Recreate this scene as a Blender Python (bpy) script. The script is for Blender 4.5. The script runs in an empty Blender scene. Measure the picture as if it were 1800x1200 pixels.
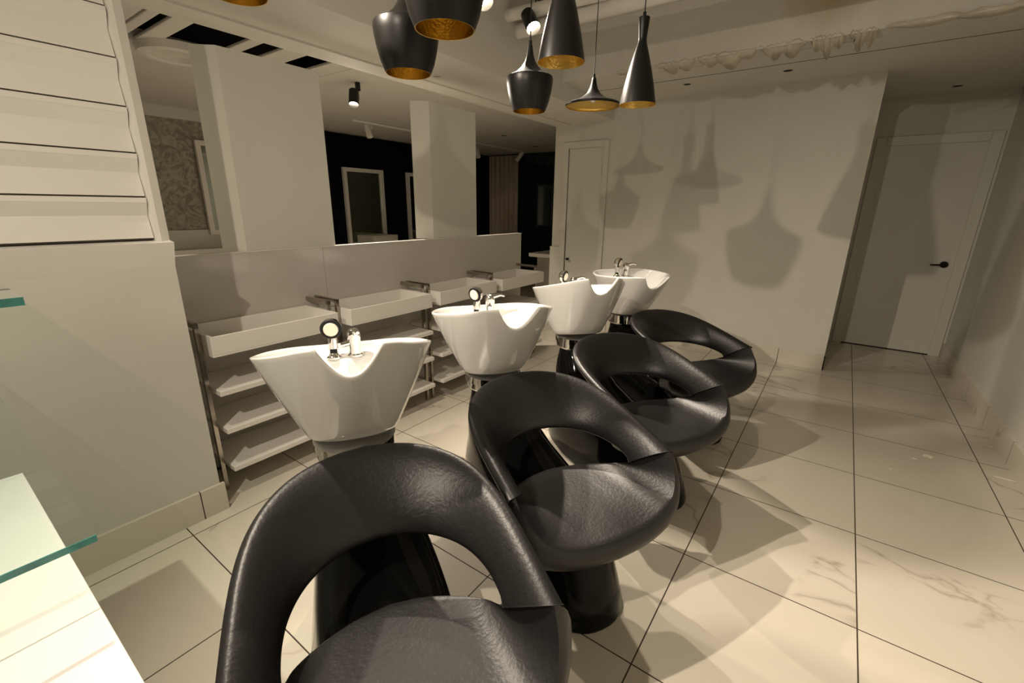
import bpy, bmesh, math, random
from mathutils import Vector, Matrix
random.seed(7)
sc = bpy.context.scene
COL = sc.collection
PI = math.pi
# ------------------------------------------------------------------ camera
f_px, th, yaw, roll, H = 785.66, .2927, .6228, .0123, 1.4443
cy, sy, ct, st, cr, sr = math.cos(yaw), math.sin(yaw), math.cos(th), math.sin(th), math.cos(roll), math.sin(roll)
Fv = Vector((-sy*ct, cy*ct, -st)); R0 = Vector((cy, sy, 0)); U0 = Vector((-sy*st, cy*st, ct))
Rv = R0*cr + U0*sr; Uv = -R0*sr + U0*cr
CAM = Vector((0, 0, H))
def ray(u, v): return Fv + Rv*((u-900)/f_px) + Uv*((600-v)/f_px)
def onz(u, v, z): d = ray(u, v); return CAM + d*((z-H)/d.z)
def atdepth(u, v, dep): return CAM + ray(u, v)*dep
cam_d = bpy.data.cameras.new('camera'); cam = bpy.data.objects.new('camera', cam_d); COL.objects.link(cam)
cam_d.sensor_width = 36; cam_d.lens = f_px/1800*36; cam_d.clip_start = .02
cam.matrix_world = Matrix(((Rv.x, Uv.x, -Fv.x, 0), (Rv.y, Uv.y, -Fv.y, 0), (Rv.z, Uv.z, -Fv.z, H), (0, 0, 0, 1)))
sc.camera = cam

# ------------------------------------------------------------------ materials
def mat(name, col, rough=.5, metal=0, spec=.5, coat=0, bump=None, bscale=40, bstr=.1, emis=None, estr=0, noise=0, nscale=3):
    m = bpy.data.materials.new(name); m.use_nodes = True
    nt = m.node_tree; b = nt.nodes['Principled BSDF']
    b.inputs['Base Color'].default_value = (*col, 1); b.inputs['Roughness'].default_value = rough
    b.inputs['Metallic'].default_value = metal; b.inputs['Specular IOR Level'].default_value = spec
    b.inputs['Coat Weight'].default_value = coat; b.inputs['Coat Roughness'].default_value = .05
    tc = nt.nodes.new('ShaderNodeTexCoord')
    if noise:
        n = nt.nodes.new('ShaderNodeTexNoise'); n.inputs['Scale'].default_value = nscale; n.inputs['Detail'].default_value = 4
        nt.links.new(tc.outputs['Object'], n.inputs['Vector'])
        r = nt.nodes.new('ShaderNodeMapRange'); r.inputs[1].default_value = .3; r.inputs[2].default_value = .7
        r.inputs[3].default_value = 1-noise; r.inputs[4].default_value = 1
        nt.links.new(n.outputs['Fac'], r.inputs[0])
        mx = nt.nodes.new('ShaderNodeMix'); mx.data_type = 'RGBA'; mx.blend_type = 'MULTIPLY'; mx.inputs[0].default_value = 1
        mx.inputs[6].default_value = (*col, 1); nt.links.new(r.outputs[0], mx.inputs[7]); nt.links.new(mx.outputs[2], b.inputs['Base Color'])
    if bump:
        n2 = nt.nodes.new('ShaderNodeTexNoise' if bump != 'voronoi' else 'ShaderNodeTexVoronoi'); n2.inputs['Scale'].default_value = bscale
        if bump != 'voronoi': n2.inputs['Detail'].default_value = 6; n2.inputs['Distortion'].default_value = .6
        nt.links.new(tc.outputs['Object'], n2.inputs['Vector'])
        bp = nt.nodes.new('ShaderNodeBump'); bp.inputs['Strength'].default_value = bstr; bp.inputs['Distance'].default_value = .01
        nt.links.new(n2.outputs[0], bp.inputs['Height']); nt.links.new(bp.outputs[0], b.inputs['Normal'])
    if emis:
        b.inputs['Emission Color'].default_value = (*emis, 1); b.inputs['Emission Strength'].default_value = estr
    return m
M = {}
M['wall'] = mat('wall_paint', (.61, .60, .535), .55, bump='n', bscale=180, bstr=.04, noise=.05)
M['ceil'] = mat('ceiling_paint', (.64, .62, .56), .8, bump='n', bscale=120, bstr=.05, noise=.05)
M['white'] = mat('white_lacquer', (.76, .735, .68), .35, noise=.03)
M['gloss'] = mat('gloss_panel', (.50, .465, .425), .13, spec=.5)
M['counter'] = mat('gloss_counter', (.84, .82, .80), .16, spec=.5)
M['trim'] = mat('trim_paint', (.60, .595, .525), .4)
M['ceramic'] = mat('ceramic', (.74, .735, .71), .07, coat=.5)
M['leather'] = mat('black_leather', (.0105, .010, .010), .40, spec=.46)
M['fibre'] = mat('gloss_black', (.004, .004, .004), .07, spec=.16)
M['chrome'] = mat('chrome', (.75, .74, .72), .07, metal=1)
M['brushed'] = mat('brushed_steel', (.42, .38, .33), .22, metal=1)
M['blackm'] = mat('matt_black_metal', (.007, .0065, .006), .36, spec=.3)
M['brass'] = mat('hammered_brass', (.80, .56, .16), .34, metal=1, bump='voronoi', bscale=110, bstr=.12)
M['black'] = mat('black_plastic', (.01, .01, .01), .6, spec=.2)
M['void'] = mat('dark_void', (.006, .005, .005), .9)
M['curtain'] = mat('black_curtain', (.006, .006, .008), .95, spec=.1)
M['beige'] = mat('beige_curtain', (.55, .47, .39), .9)
M['rubber'] = mat('pale_silicone', (.8, .74, .62), .4)
M['glow'] = mat('lamp_glow', (1, 1, 1), .5, emis=(1, .83, .58), estr=45)
M['bulb'] = mat('bulb_glass', (.8, .78, .7), .1, spec=.8)
M['tint'] = mat('dark_window', (.012, .02, .018), .04, spec=.6)
M['desk'] = mat('pale_worktop', (.5, .47, .4), .4)
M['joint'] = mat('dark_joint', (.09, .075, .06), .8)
M['plaster'] = mat('peeling_plaster', (.58, .53, .42), .85, noise=.25, nscale=9)
M['greywood'] = mat('grey_brown_panel', (.2, .17, .14), .6)
# leather bump: fine grain + broad wrinkles
def leather():
    nt = M['leather'].node_tree; b = nt.nodes['Principled BSDF']; tc = nt.nodes['Texture Coordinate'] if 'Texture Coordinate' in nt.nodes else nt.nodes.new('ShaderNodeTexCoord')
    n = nt.nodes.new('ShaderNodeTexNoise'); n.inputs['Scale'].default_value = 75; n.inputs['Detail'].default_value = 7; n.inputs['Distortion'].default_value = .2
    v = nt.nodes.new('ShaderNodeTexNoise'); v.inputs['Scale'].default_value = 130; v.inputs['Detail'].default_value = 3
    a = nt.nodes.new('ShaderNodeMath'); a.operation = 'MULTIPLY_ADD'; a.inputs[1].default_value = .5
    mp = nt.nodes.new('ShaderNodeMapping'); mp.inputs['Scale'].default_value = (1, .7, 1); mp.inputs['Rotation'].default_value = (0, 0, .6)
    nt.links.new(tc.outputs['Object'], mp.inputs[0])
    nt.links.new(mp.outputs[0], n.inputs['Vector']); nt.links.new(tc.outputs['Object'], v.inputs['Vector'])
    nt.links.new(v.outputs['Fac'], a.inputs[0]); nt.links.new(n.outputs['Fac'], a.inputs[2])
    bp = nt.nodes.new('ShaderNodeBump'); bp.inputs['Strength'].default_value = .13; bp.inputs['Distance'].default_value = .008
    nt.links.new(a.outputs[0], bp.inputs['Height']); nt.links.new(bp.outputs[0], b.inputs['Normal'])
leather()
def fluted(m, scale, strength, axis='Y'):
    nt = m.node_tree; b = nt.nodes['Principled BSDF']; tc = nt.nodes.new('ShaderNodeTexCoord')
    w = nt.nodes.new('ShaderNodeTexWave'); w.bands_direction = axis; w.inputs['Scale'].default_value = scale; w.inputs['Distortion'].default_value = 1.5
    w.inputs['Detail'].default_value = 1
    nt.links.new(tc.outputs['Object'], w.inputs['Vector'])
    bp = nt.nodes.new('ShaderNodeBump'); bp.inputs['Strength'].default_value = strength; bp.inputs['Distance'].default_value = .03
    nt.links.new(w.outputs['Fac'], bp.inputs['Height']); nt.links.new(bp.outputs[0], b.inputs['Normal'])
# stucco
def stucco():
    m = mat('stucco_wallcovering', (.34, .325, .27), .8); nt = m.node_tree; b = nt.nodes['Principled BSDF']; tc = nt.nodes.new('ShaderNodeTexCoord')
    n = nt.nodes.new('ShaderNodeTexNoise'); n.inputs['Scale'].default_value = 7; n.inputs['Detail'].default_value = 8; n.inputs['Distortion'].default_value = 2.5
    nt.links.new(tc.outputs['Object'], n.inputs['Vector'])
    cr_ = nt.nodes.new('ShaderNodeValToRGB'); cr_.color_ramp.elements[0].position = .35; cr_.color_ramp.elements[0].color = (.22, .20, .165, 1)
    cr_.color_ramp.elements[1].position = .6; cr_.color_ramp.elements[1].color = (.40, .385, .32, 1)
    nt.links.new(n.outputs['Fac'], cr_.inputs[0]); nt.links.new(cr_.outputs[0], b.inputs['Base Color'])
    bp = nt.nodes.new('ShaderNodeBump'); bp.inputs['Strength'].default_value = .8; bp.inputs['Distance'].default_value = .03
    nt.links.new(n.outputs['Fac'], bp.inputs['Height']); nt.links.new(bp.outputs[0], b.inputs['Normal'])
    return m
M['stucco'] = stucco()
# marble tile, with grout grid in object space (objects kept at world origin)
def tile(name, axes, x0, y0, T, rough):
    m = bpy.data.materials.new(name); m.use_nodes = True; nt = m.node_tree; L = nt.links; b = nt.nodes['Principled BSDF']
    tc = nt.nodes.new('ShaderNodeTexCoord'); sp = nt.nodes.new('ShaderNodeSeparateXYZ'); L.new(tc.outputs['Object'], sp.inputs[0])
    def math_(op, a, b_=None, c=None):
        n = nt.nodes.new('ShaderNodeMath'); n.operation = op
        for i, v in enumerate((a, b_, c)):
            if v is None: continue
            if isinstance(v, (int, float)): n.inputs[i].default_value = v
            else: L.new(v, n.inputs[i])
        return n.outputs[0]
    ds = []; cells = []
    for ax, o in zip(axes, (x0, y0)):
        t = math_('DIVIDE', math_('SUBTRACT', sp.outputs[ax], o), T)
        cells.append(math_('FLOOR', math_('ADD', t, .0)))
        fr = math_('FRACT', math_('ADD', t, .5)); ds.append(math_('ABSOLUTE', math_('SUBTRACT', fr, .5)))
    d = math_('MINIMUM', *ds) if len(ds) == 2 else ds[0]
    g = math_('LESS_THAN', d, .0024/T)
    cv = nt.nodes.new('ShaderNodeCombineXYZ')
    for i, c in enumerate(cells): L.new(c, cv.inputs[i])
    wn = nt.nodes.new('ShaderNodeTexWhiteNoise'); L.new(cv.outputs[0], wn.inputs['Vector'])
    vm = nt.nodes.new('ShaderNodeVectorMath'); vm.operation = 'MULTIPLY_ADD'; vm.inputs[1].default_value = (9, 9, 9)
    L.new(wn.outputs['Color'], vm.inputs[0]); L.new(tc.outputs['Object'], vm.inputs[2])
    mp = nt.nodes.new('ShaderNodeMapping'); mp.inputs['Rotation'].default_value = (0, 0, .75); mp.inputs['Scale'].default_value = (1, 2.3, 1.5); L.new(vm.outputs[0], mp.inputs[0])
    n = nt.nodes.new('ShaderNodeTexNoise'); n.inputs['Scale'].default_value = 1.1; n.inputs['Detail'].default_value = 4; n.inputs['Distortion'].default_value = .8; n.inputs['Roughness'].default_value = .5
    L.new(mp.outputs[0], n.inputs['Vector'])
    vd = math_('ABSOLUTE', math_('SUBTRACT', n.outputs['Fac'], .5))
    r = nt.nodes.new('ShaderNodeValToRGB'); e = r.color_ramp.elements
    e[0].position = 0; e[0].color = (.40, .355, .29, 1); e[1].position = .03; e[1].color = (.60, .55, .465, 1)
    k = e.new(.008); k.color = (.50, .45, .375, 1); k = e.new(.14); k.color = (.62, .575, .485, 1)
    n3 = nt.nodes.new('ShaderNodeTexNoise'); n3.inputs['Scale'].default_value = 1.6; L.new(vm.outputs[0], n3.inputs['Vector'])
    mk = nt.nodes.new('ShaderNodeMapRange'); mk.inputs[1].default_value = .47; mk.inputs[2].default_value = .6; mk.inputs[3].default_value = .14; mk.inputs[4].default_value = 0
    L.new(n3.outputs['Fac'], mk.inputs[0]); L.new(math_('ADD', vd, mk.outputs[0]), r.inputs[0])
    mx = nt.nodes.new('ShaderNodeMix'); mx.data_type = 'RGBA'; L.new(g, mx.inputs[0]); L.new(r.outputs[0], mx.inputs[6]); mx.inputs[7].default_value = (.05, .035, .022, 1)
    L.new(mx.outputs[2], b.inputs['Base Color'])
    L.new(math_('MULTIPLY_ADD', g, .6, rough), b.inputs['Roughness'])
    b.inputs['Specular IOR Level'].default_value = .45
    bp = nt.nodes.new('ShaderNodeBump'); bp.inputs['Strength'].default_value = .4; bp.inputs['Distance'].default_value = .002; L.new(math_('SUBTRACT', 1, g), bp.inputs['Height']); L.new(bp.outputs[0], b.inputs['Normal'])
    return m
TX, TY, TS = .2932, 1.7501, .61
M['floor'] = tile('marble_floor_tile', ('X', 'Y'), TX, TY, TS, .2)
M['bbx'] = tile('marble_baseboard_x', ('X',), TX-.61, 0, TS, .25)
M['bby'] = tile('marble_baseboard_y', ('Y',), 0, TY, TS, .25)
# glass
def glass():
    # thin clear pane: most light passes straight on, the rest mirrors by the Fresnel angle
    m = bpy.data.materials.new('green_tinted_glass'); m.use_nodes = True; nt = m.node_tree; nt.nodes.clear()
    o = nt.nodes.new('ShaderNodeOutputMaterial'); mx = nt.nodes.new('ShaderNodeMixShader'); t = nt.nodes.new('ShaderNodeBsdfTransparent'); g = nt.nodes.new('ShaderNodeBsdfGlossy'); f = nt.nodes.new('ShaderNodeFresnel')
    t.inputs[0].default_value = (.95, .985, .97, 1); g.inputs['Roughness'].default_value = .01; f.inputs[0].default_value = 1.5
    geo = nt.nodes.new('ShaderNodeNewGeometry'); sub = nt.nodes.new('ShaderNodeMath'); sub.operation = 'SUBTRACT'; sub.inputs[0].default_value = 1; nt.links.new(geo.outputs['Backfacing'], sub.inputs[1])
    mul = nt.nodes.new('ShaderNodeMath'); mul.operation = 'MULTIPLY'; nt.links.new(f.outputs[0], mul.inputs[0]); nt.links.new(sub.outputs[0], mul.inputs[1])
    nt.links.new(mul.outputs[0], mx.inputs[0]); nt.links.new(t.outputs[0], mx.inputs[1]); nt.links.new(g.outputs[0], mx.inputs[2]); nt.links.new(mx.outputs[0], o.inputs[0])
    return m
M['glass'] = glass()
M['glassedge'] = mat('teal_glass_edge', (.03, .30, .26), .12, spec=.7, noise=.5, nscale=30)
# ceiling stain (water damage, brown, with its own shape)
STP = tuple(CAM+ray(1475, -22)*(3.84/ray(1475, -22).y))
def stain():
    nt = M['ceil'].node_tree; b = nt.nodes['Principled BSDF']; L = nt.links
    src = b.inputs['Base Color'].links[0].from_socket
    tc = nt.nodes.new('ShaderNodeTexCoord')
    n = nt.nodes.new('ShaderNodeTexNoise'); n.inputs['Scale'].default_value = 2.2; n.inputs['Detail'].default_value = 6
    L.new(tc.outputs['Object'], n.inputs['Vector'])
    last = src
    for c, rad, col in ((STP, .42, (.42, .29, .13)),):
        d = nt.nodes.new('ShaderNodeVectorMath'); d.operation = 'DISTANCE'; L.new(tc.outputs['Object'], d.inputs[0]); d.inputs[1].default_value = c
        a = nt.nodes.new('ShaderNodeMath'); a.operation = 'MULTIPLY_ADD'; a.inputs[1].default_value = rad*1.2; L.new(n.outputs['Fac'], a.inputs[0]); L.new(d.outputs['Value'], a.inputs[2])
        r = nt.nodes.new('ShaderNodeMapRange'); r.inputs[1].default_value = rad*.75; r.inputs[2].default_value = rad*1.25; r.inputs[3].default_value = .75; r.inputs[4].default_value = 0; L.new(a.outputs[0], r.inputs[0])
        mx = nt.nodes.new('ShaderNodeMix'); mx.data_type = 'RGBA'; L.new(r.outputs[0], mx.inputs[0]); L.new(last, mx.inputs[6]); mx.inputs[7].default_value = (*col, 1); last = mx.outputs[2]
    L.new(last, b.inputs['Base Color'])
stain()

# ------------------------------------------------------------------ helpers
def finish(name, bm, m, parent=None, smooth=False, angle=None):
    me = bpy.data.meshes.new(name); bmesh.ops.recalc_face_normals(bm, faces=bm.faces); bm.to_mesh(me); bm.free()
    for x in (m if isinstance(m, (list, tuple)) else [m]): me.materials.append(x)
    o = bpy.data.objects.new(name, me); COL.objects.link(o)
    if parent: o.parent = parent
    if smooth:
        for p in me.polygons: p.use_smooth = True
        if angle:
            es = {}
            me.set_sharp_from_angle(angle=math.radians(angle))
    return o
def box(bm, a, b, mi=0, bev=0):
    a = Vector(a); b = Vector(b)
    lo = Vector((min(a.x, b.x), min(a.y, b.y), min(a.z, b.z))); hi = Vector((max(a.x, b.x), max(a.y, b.y), max(a.z, b.z)))
    r = bmesh.ops.create_cube(bm, size=1)
    for v in r['verts']: v.co = Vector([lo[i]+(v.co[i]+.5)*(hi[i]-lo[i]) for i in range(3)])
    fs = {f for v in r['verts'] for f in v.link_faces}
    for f in fs: f.material_index = mi
    if bev:
        es = list({e for v in r['verts'] for e in v.link_edges})
        bmesh.ops.bevel(bm, geom=es, offset=bev, segments=2, affect='EDGES', profile=.5)
def boxo(name, a, b, m, parent=None, bev=0):
    bm = bmesh.new(); box(bm, a, b, bev=bev); return finish(name, bm, m, parent)
def tube(bm, p, q, r1, r2=None, n=20, cap=True, mi=0):
    p = Vector(p); q = Vector(q); r2 = r1 if r2 is None else r2
    d = (q-p).normalized(); a = d.orthogonal().normalized(); b = d.cross(a)
    A = [bm.verts.new(p+(a*math.cos(t)+b*math.sin(t))*r1) for t in [2*PI*i/n for i in range(n)]]
    B = [bm.verts.new(q+(a*math.cos(t)+b*math.sin(t))*r2) for t in [2*PI*i/n for i in range(n)]]
    for i in range(n): bm.faces.new((A[i], A[(i+1) % n], B[(i+1) % n], B[i])).material_index = mi
    if cap: bm.faces.new(A[::-1]).material_index = mi; bm.faces.new(B).material_index = mi
def lathe(bm, prof, n=48, c=(0, 0, 0), mi=0, closed=False):
    c = Vector(c); rings = []
    for r, z in prof:
        if r < 1e-5: rings.append([bm.verts.new(c+Vector((0, 0, z)))])
        else: rings.append([bm.verts.new(c+Vector((r*math.cos(2*PI*i/n), r*math.sin(2*PI*i/n), z))) for i in range(n)])
    pairs = list(zip(rings, rings[1:]))+([(rings[-1], rings[0])] if closed else [])
    for A, B in pairs:
        for i in range(n):
            j = (i+1) % n
            if len(A) == 1 and len(B) == 1: continue
            if len(A) == 1: f = bm.faces.new((A[0], B[i], B[j]))
            elif len(B) == 1: f = bm.faces.new((A[i], A[j], B[0]))
            else: f = bm.faces.new((A[i], A[j], B[j], B[i]))
            f.material_index = mi
def rings_mesh(bm, rings, cap0=False, cap1=False, closed=True, mi=0):
    R = [[bm.verts.new(p) for p in r] for r in rings]
    for A, B in zip(R, R[1:]):
        n = len(A)
        for i in range(n if closed else n-1):
            j = (i+1) % n; bm.faces.new((A[i], A[j], B[j], B[i])).material_index = mi
    if cap0: bm.faces.new(R[0]).material_index = mi
    if cap1: bm.faces.new(R[-1][::-1]).material_index = mi
    return R
def empty(name, loc, rz=0):
    o = bpy.data.objects.new(name, None); COL.objects.link(o); o.location = loc; o.rotation_euler = (0, 0, rz); o.empty_display_size = .1
    return o
def tag(o, label, cat, group=None):
    o['label'] = label; o['category'] = cat
    if group: o['group'] = group
    return o
def struct(o, label=None):
    o['kind'] = 'structure'
    if label: o['label'] = label
    return o
def copy_tree(o, parent=None):
    c = o.copy(); COL.objects.link(c)
    if parent: c.parent = parent; c.matrix_parent_inverse = o.matrix_parent_inverse.copy()
    for ch in list(o.children): copy_tree(ch, c)
    return c
def look(o, d):
    o.rotation_euler = Vector(d).to_track_quat('-Z', 'Y').to_euler()

# ------------------------------------------------------------------ room shell
XL, XR, YF, YB = -2.24, 1.05, 4.95, 6.2      # near left wall, right wall, far wall, alcove back
XP = -2.62                                    # pony wall front
CZ, SZ = 2.90, 2.50
struct(boxo('floor', (-6.7, -2.2, -.05), (1.2, 8.4, 0), M['floor']), 'glossy cream marble-look tile floor with dark grout')
bm = bmesh.new(); box(bm, (-2.9, -2.2, CZ), (1.2, 3.84, CZ+.1)); box(bm, (-2.24, 3.84, SZ), (1.2, 6.3, CZ+.1))
struct(finish('ceiling', bm, M['ceil']), 'plaster ceiling of the wash area with brown water stain')
# ceiling of the room beyond, with an opening (slots) in it
bm = bmesh.new()
for a, b in (((-6.7, -2.2), (-2.96, 1.18)), ((-6.7, 1.18), (-4.15, 2.56)), ((-6.7, 2.56), (-2.96, 8.4))): box(bm, (*a, 2.5), (*b, 2.58))
struct(finish('ceiling', bm, M['ceil']), 'ceiling of the dark room beyond the half wall')
bm = bmesh.new()
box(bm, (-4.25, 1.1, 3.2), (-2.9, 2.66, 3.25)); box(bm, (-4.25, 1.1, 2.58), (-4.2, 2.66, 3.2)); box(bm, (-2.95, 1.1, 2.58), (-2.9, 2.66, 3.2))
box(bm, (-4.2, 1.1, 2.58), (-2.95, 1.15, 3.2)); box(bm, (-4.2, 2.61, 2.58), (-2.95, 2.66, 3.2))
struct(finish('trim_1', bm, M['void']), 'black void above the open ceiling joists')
for i, (a, b) in enumerate(((1.265, 1.325), (1.44, 1.445), (1.775, 1.86), (2.0, 2.175), (2.385, 2.56))):
    if b-a < .02: continue
# white joists across the opening
for a, b, lab in ((1.20, 1.262, 'narrow white ceiling joist nearest the shelf wall'), (1.322, 1.437, 'wide white ceiling joist above left of the tall folded panel'),
             (1.772, 1.858, 'white ceiling joist just behind the tall folded panel top'), (2.0, 2.175, 'white ceiling joist beyond the middle of the opening'), (2.385, 2.56, 'last white ceiling joist beside the hanging spotlight')):
    o = boxo('ceiling_joist', (-4.19, a, 2.5), (-2.97, b, 2.522), M['white'], bev=.006); tag(o, lab, 'joist', 'ceiling joists')
# beam
bm = bmesh.new(); box(bm, (-2.955, -2.2, 2.345), (-2.765, 4.95, 2.95)); box(bm, (-2.765, -2.2, 2.357), (-2.24, 4.95, 2.95))
struct(finish('trim_2', bm, M['ceil']), 'long dropped soffit over the half wall')
# near left wall with panel recess
NX0, NX1, NZ0, NZ1 = -1.2, .66, 1.295, 2.45
bm = bmesh.new()
box(bm, (XL-.14, -2.2, 0), (XL, .70, 1.19)); box(bm, (XL-.14, -2.2, 1.19), (XL-.03, .70, 2.357)); 
struct(finish('wall_left', bm, M['wall']), 'pale painted left wall below the slatted panel')
# wall left continues to the pony wall behind (return)
struct(boxo('baseboard_left', (XL, -2.2, 0), (XL+.016, .716, .145), M['bby']), 'tiled baseboard of the left wall')
# picture-frame moulding + slats (one slatted wall panel)
slat = empty('slatted_panel', (XL-.03, .7, 1.19))
tag(slat, 'cream slatted display panel in a frame on the left wall', 'wall panel')
inv = Matrix.Translation((-(XL-.03), -.7, -1.19))
def sp(name, bm, m):
    bm.transform(inv); return finish(name, bm, m, slat)
def extr_y(bm, prof, y0, y1, mi=0):
    A = [bm.verts.new((x, y0, z)) for x, z in prof]; B = [bm.verts.new((x, y1, z)) for x, z in prof]; n = len(prof)
    for i in range(n): bm.faces.new((A[i], A[(i+1) % n], B[(i+1) % n], B[i])).material_index = mi
    bm.faces.new(A); bm.faces.new(B[::-1])
X0 = XL-.03
bm = bmesh.new()
extr_y(bm, [(X0, 1.19), (XL+.0005, 1.19), (XL+.04, 1.29), (X0, 1.30)], -1.3, .70)        # bottom rail, face leans under
v = []
prof = [(X0, .70), (XL-.004, .70), (XL+.012, .668), (XL+.012, .652), (X0, .645)]          # right stile
A = [bm.verts.new((x, y, 1.293)) for x, y in prof]; B = [bm.verts.new((x, y, 2.35)) for x, y in prof]
for i in range(5): bm.faces.new((A[i], A[(i+1) % 5], B[(i+1) % 5], B[i]))
bm.faces.new(A); bm.faces.new(B[::-1])
sp('frame', bm, M['white'])
per = .159
for k in range(7):
    z = 1.308+k*per
    bm = bmesh.new()
    # lip, hollow below it, sloping field
    zt = z+per-.006
    if k == 6: zt = 2.352
    extr_y(bm, [(X0, z), (XL+.003, z), (XL-.014, z+.086), (XL+.007, z+.132), (XL+.009, min(z+.135, zt)), (XL+.009, zt), (X0, zt)] if k < 6 else [(X0, z), (XL+.003, z), (XL-.012, zt), (X0, zt)], -1.28, .646)
    sp('slat', bm, M['white'])
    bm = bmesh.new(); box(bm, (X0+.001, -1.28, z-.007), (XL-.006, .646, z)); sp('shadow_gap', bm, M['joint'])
# pony wall (glossy panels)
pw = boxo('wall_middle', (XP-.045, .55, 0.02), (XP, 3.785, 1.19), M['gloss'], bev=.0015); struct(pw, 'low glossy half wall behind the shelf units')
struct(boxo('trim_3', (XP-.047, .55, 1.19), (XP+.003, 3.79, 1.1935), M['white']), 'thin pale cap on the half wall')
struct(boxo('trim_4', (XP-.0005, 1.608, .02), (XP+.0004, 1.6095, 1.19), M['greywood']), 'vertical joint line in the half wall')
struct(boxo('trim_5', (XP-.04, .55, 0), (XP-.01, 3.78, .02), M['joint']), 'dark gap under the half wall')
# closing piece between left wall and pony wall
struct(boxo('wall_end', (-2.96, .52, 0), (XL-.14, .56, 2.345), M['wall']))
# folded panels standing on the pony wall
def folded(y0, y1, wx, wy, lab, ch):
    t = .035
    z0, z1 = 1.1935, 2.183
    bm = bmesh.new()
    fp = [(XP-.03, y0), (XP-.03, y1), (XP-.03-t, y1), (XP-.03-t, y0+.01), (wx-.02, wy+.02), (wx, wy)]
    A = [bm.verts.new((x, y, z0)) for x, y in fp]; n = len(fp)
    B = [bm.verts.new((x, y, z1)) for x, y in fp]
    if ch:
        # clipped corner: lower the y1 side and add an intermediate pair
        B[1].co.z = z1-.028; B[2].co.z = z1-.028
        c1 = bm.verts.new((XP-.03, y1-.033, z1)); c2 = bm.verts.new((XP-.03-t, y1-.033, z1))
        bm.faces.new((A[0], A[1], B[1], c1, B[0])); bm.faces.new((A[1], A[2], B[2], B[1])); bm.faces.new((A[2], A[3], B[3], c2, B[2])); bm.faces.new((c1, B[1], B[2], c2))
        bm.faces.new((A[3], A[4], B[4], B[3])); bm.faces.new((A[4], A[5], B[5], B[4])); bm.faces.new((A[5], A[0], B[0], B[5]))
        bm.faces.new(A[::-1]); bm.faces.new((B[0], c1, c2, B[3])); bm.faces.new((B[0], B[3], B[4], B[5]))
    else:
        for i in range(n): bm.faces.new((A[i], A[(i+1) % n], B[(i+1) % n], B[i]))
        bm.faces.new(A[::-1]); bm.faces.new((B[0], B[1], B[2], B[3])); bm.faces.new((B[0], B[3], B[4], B[5]))
    tag(finish('divider_panel', bm, M['wall']), lab, 'panel', 'divider panels')
folded(1.175, 1.72, -2.745, 1.092, 'wide cream divider panel with clipped top corner on the half wall', True)
folded(2.60, 3.13, -2.765, 2.52, 'narrower-looking cream divider panel on the half wall nearer the far door', False)

# far wall with door 1
bm = bmesh.new()
box(bm, (-2.955, YF, 0), (-2.83+.055, YF+.14, CZ)); box(bm, (-2.33, YF, 0), (.057, YF+.14, CZ)); box(bm, (-2.775, YF, 2.095), (-2.33, YF+.14, CZ)); box(bm, (-2.775, YF+.06, 0), (-2.33, YF+.14, 2.095))
struct(finish('wall_back', bm, M['wall']), 'pale back wall with a narrow closet door')
struct(boxo('wall_return', (.057-.13, YF+.135, 0), (.057, YB+.1, CZ), M['wall']), 'side of the alcove wall')
bm = bmesh.new(); box(bm, (-2.26, YF-.014, 0), (.066, YF, .14)); box(bm, (.057, YF-.014, 0), (.066, YB, .14))
struct(finish('baseboard_back', bm, M['bbx']), 'tiled baseboard of the back wall')
struct(boxo('trim_6', (-2.972, YF-.015, 0), (-2.835, YF+.02, .975), M['wall']), 'low boxed edge at the left end of the back wall')
struct(boxo('wall_alcove', (.0, YB, 0), (1.2, YB+.1, CZ), M['wall']), 'back of the alcove behind the passage door')
struct(boxo('wall_right', (XR, -2.2, 0), (XR+.14, YB+.1, CZ), M['wall']), 'long pale right wall')
struct(boxo('baseboard_right', (XR-.016, -2.2, 0), (XR, YB, .15), M['bby']), 'tiled baseboard of the right wall')
struct(boxo('wall_front', (-6.7, -2.3, 0), (1.2, -2.2, 2.95), M['wall']), 'wall behind the viewer')
# door 1
def door(name, x0, x1, zt, y, cw, panels, lab):
    d = empty(name, ((x0+x1)/2, y, 0)); d['kind'] = 'structure'; d['label'] = lab
    iv = Matrix.Translation((-(x0+x1)/2, -y, 0))
    bm = bmesh.new()
    for a, b in (((x0, y-.018, 0), (x0+cw, y, zt)), ((x1-cw, y-.018, 0), (x1, y, zt)), ((x0+cw, y-.018, zt-cw), (x1-cw, y, zt))): box(bm, a, b, bev=.004)
    bm.transform(iv); finish('door_frame', bm, M['trim'], d)
    bm = bmesh.new(); X0_, X1_, Z1_ = x0+cw+.004, x1-cw-.004, zt-cw-.004
    box(bm, (X0_, y-.006+.012, .012), (X1_, y+.045, Z1_))
    bm.transform(iv); s = finish('door_leaf', bm, M['trim'], d)
    for (pz0, pz1) in panels:
        bm = bmesh.new(); px0, px1 = X0_+.11, X1_-.11; g = .006
        for a, b in (((px0, pz0), (px1, pz0+g)), ((px0, pz1-g), (px1, pz1)), ((px0, pz0), (px0+g, pz1)), ((px1-g, pz0), (px1, pz1))):
            box(bm, (a[0], y+.001, a[1]), (b[0], y+.0065, b[1]))
        bm.transform(iv); finish('panel_moulding', bm, M['trim'], s)
    return d, iv, s
d1, iv1, s1 = door('door_1', -2.835, -2.262, 2.165, YF, .068, [], 'narrow cream closet door with small black knob')
bm = bmesh.new(); tube(bm, (-2.715, YF-.02, .835), (-2.715, YF+.01, .835), .009); bmesh.ops.create_uvsphere(bm, u_segments=16, v_segments=10, radius=.017, matrix=Matrix.Translation((-2.715, YF-.028, .835)))
bm.transform(iv1); finish('door_knob', bm, M['black'], d1, True)
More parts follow.
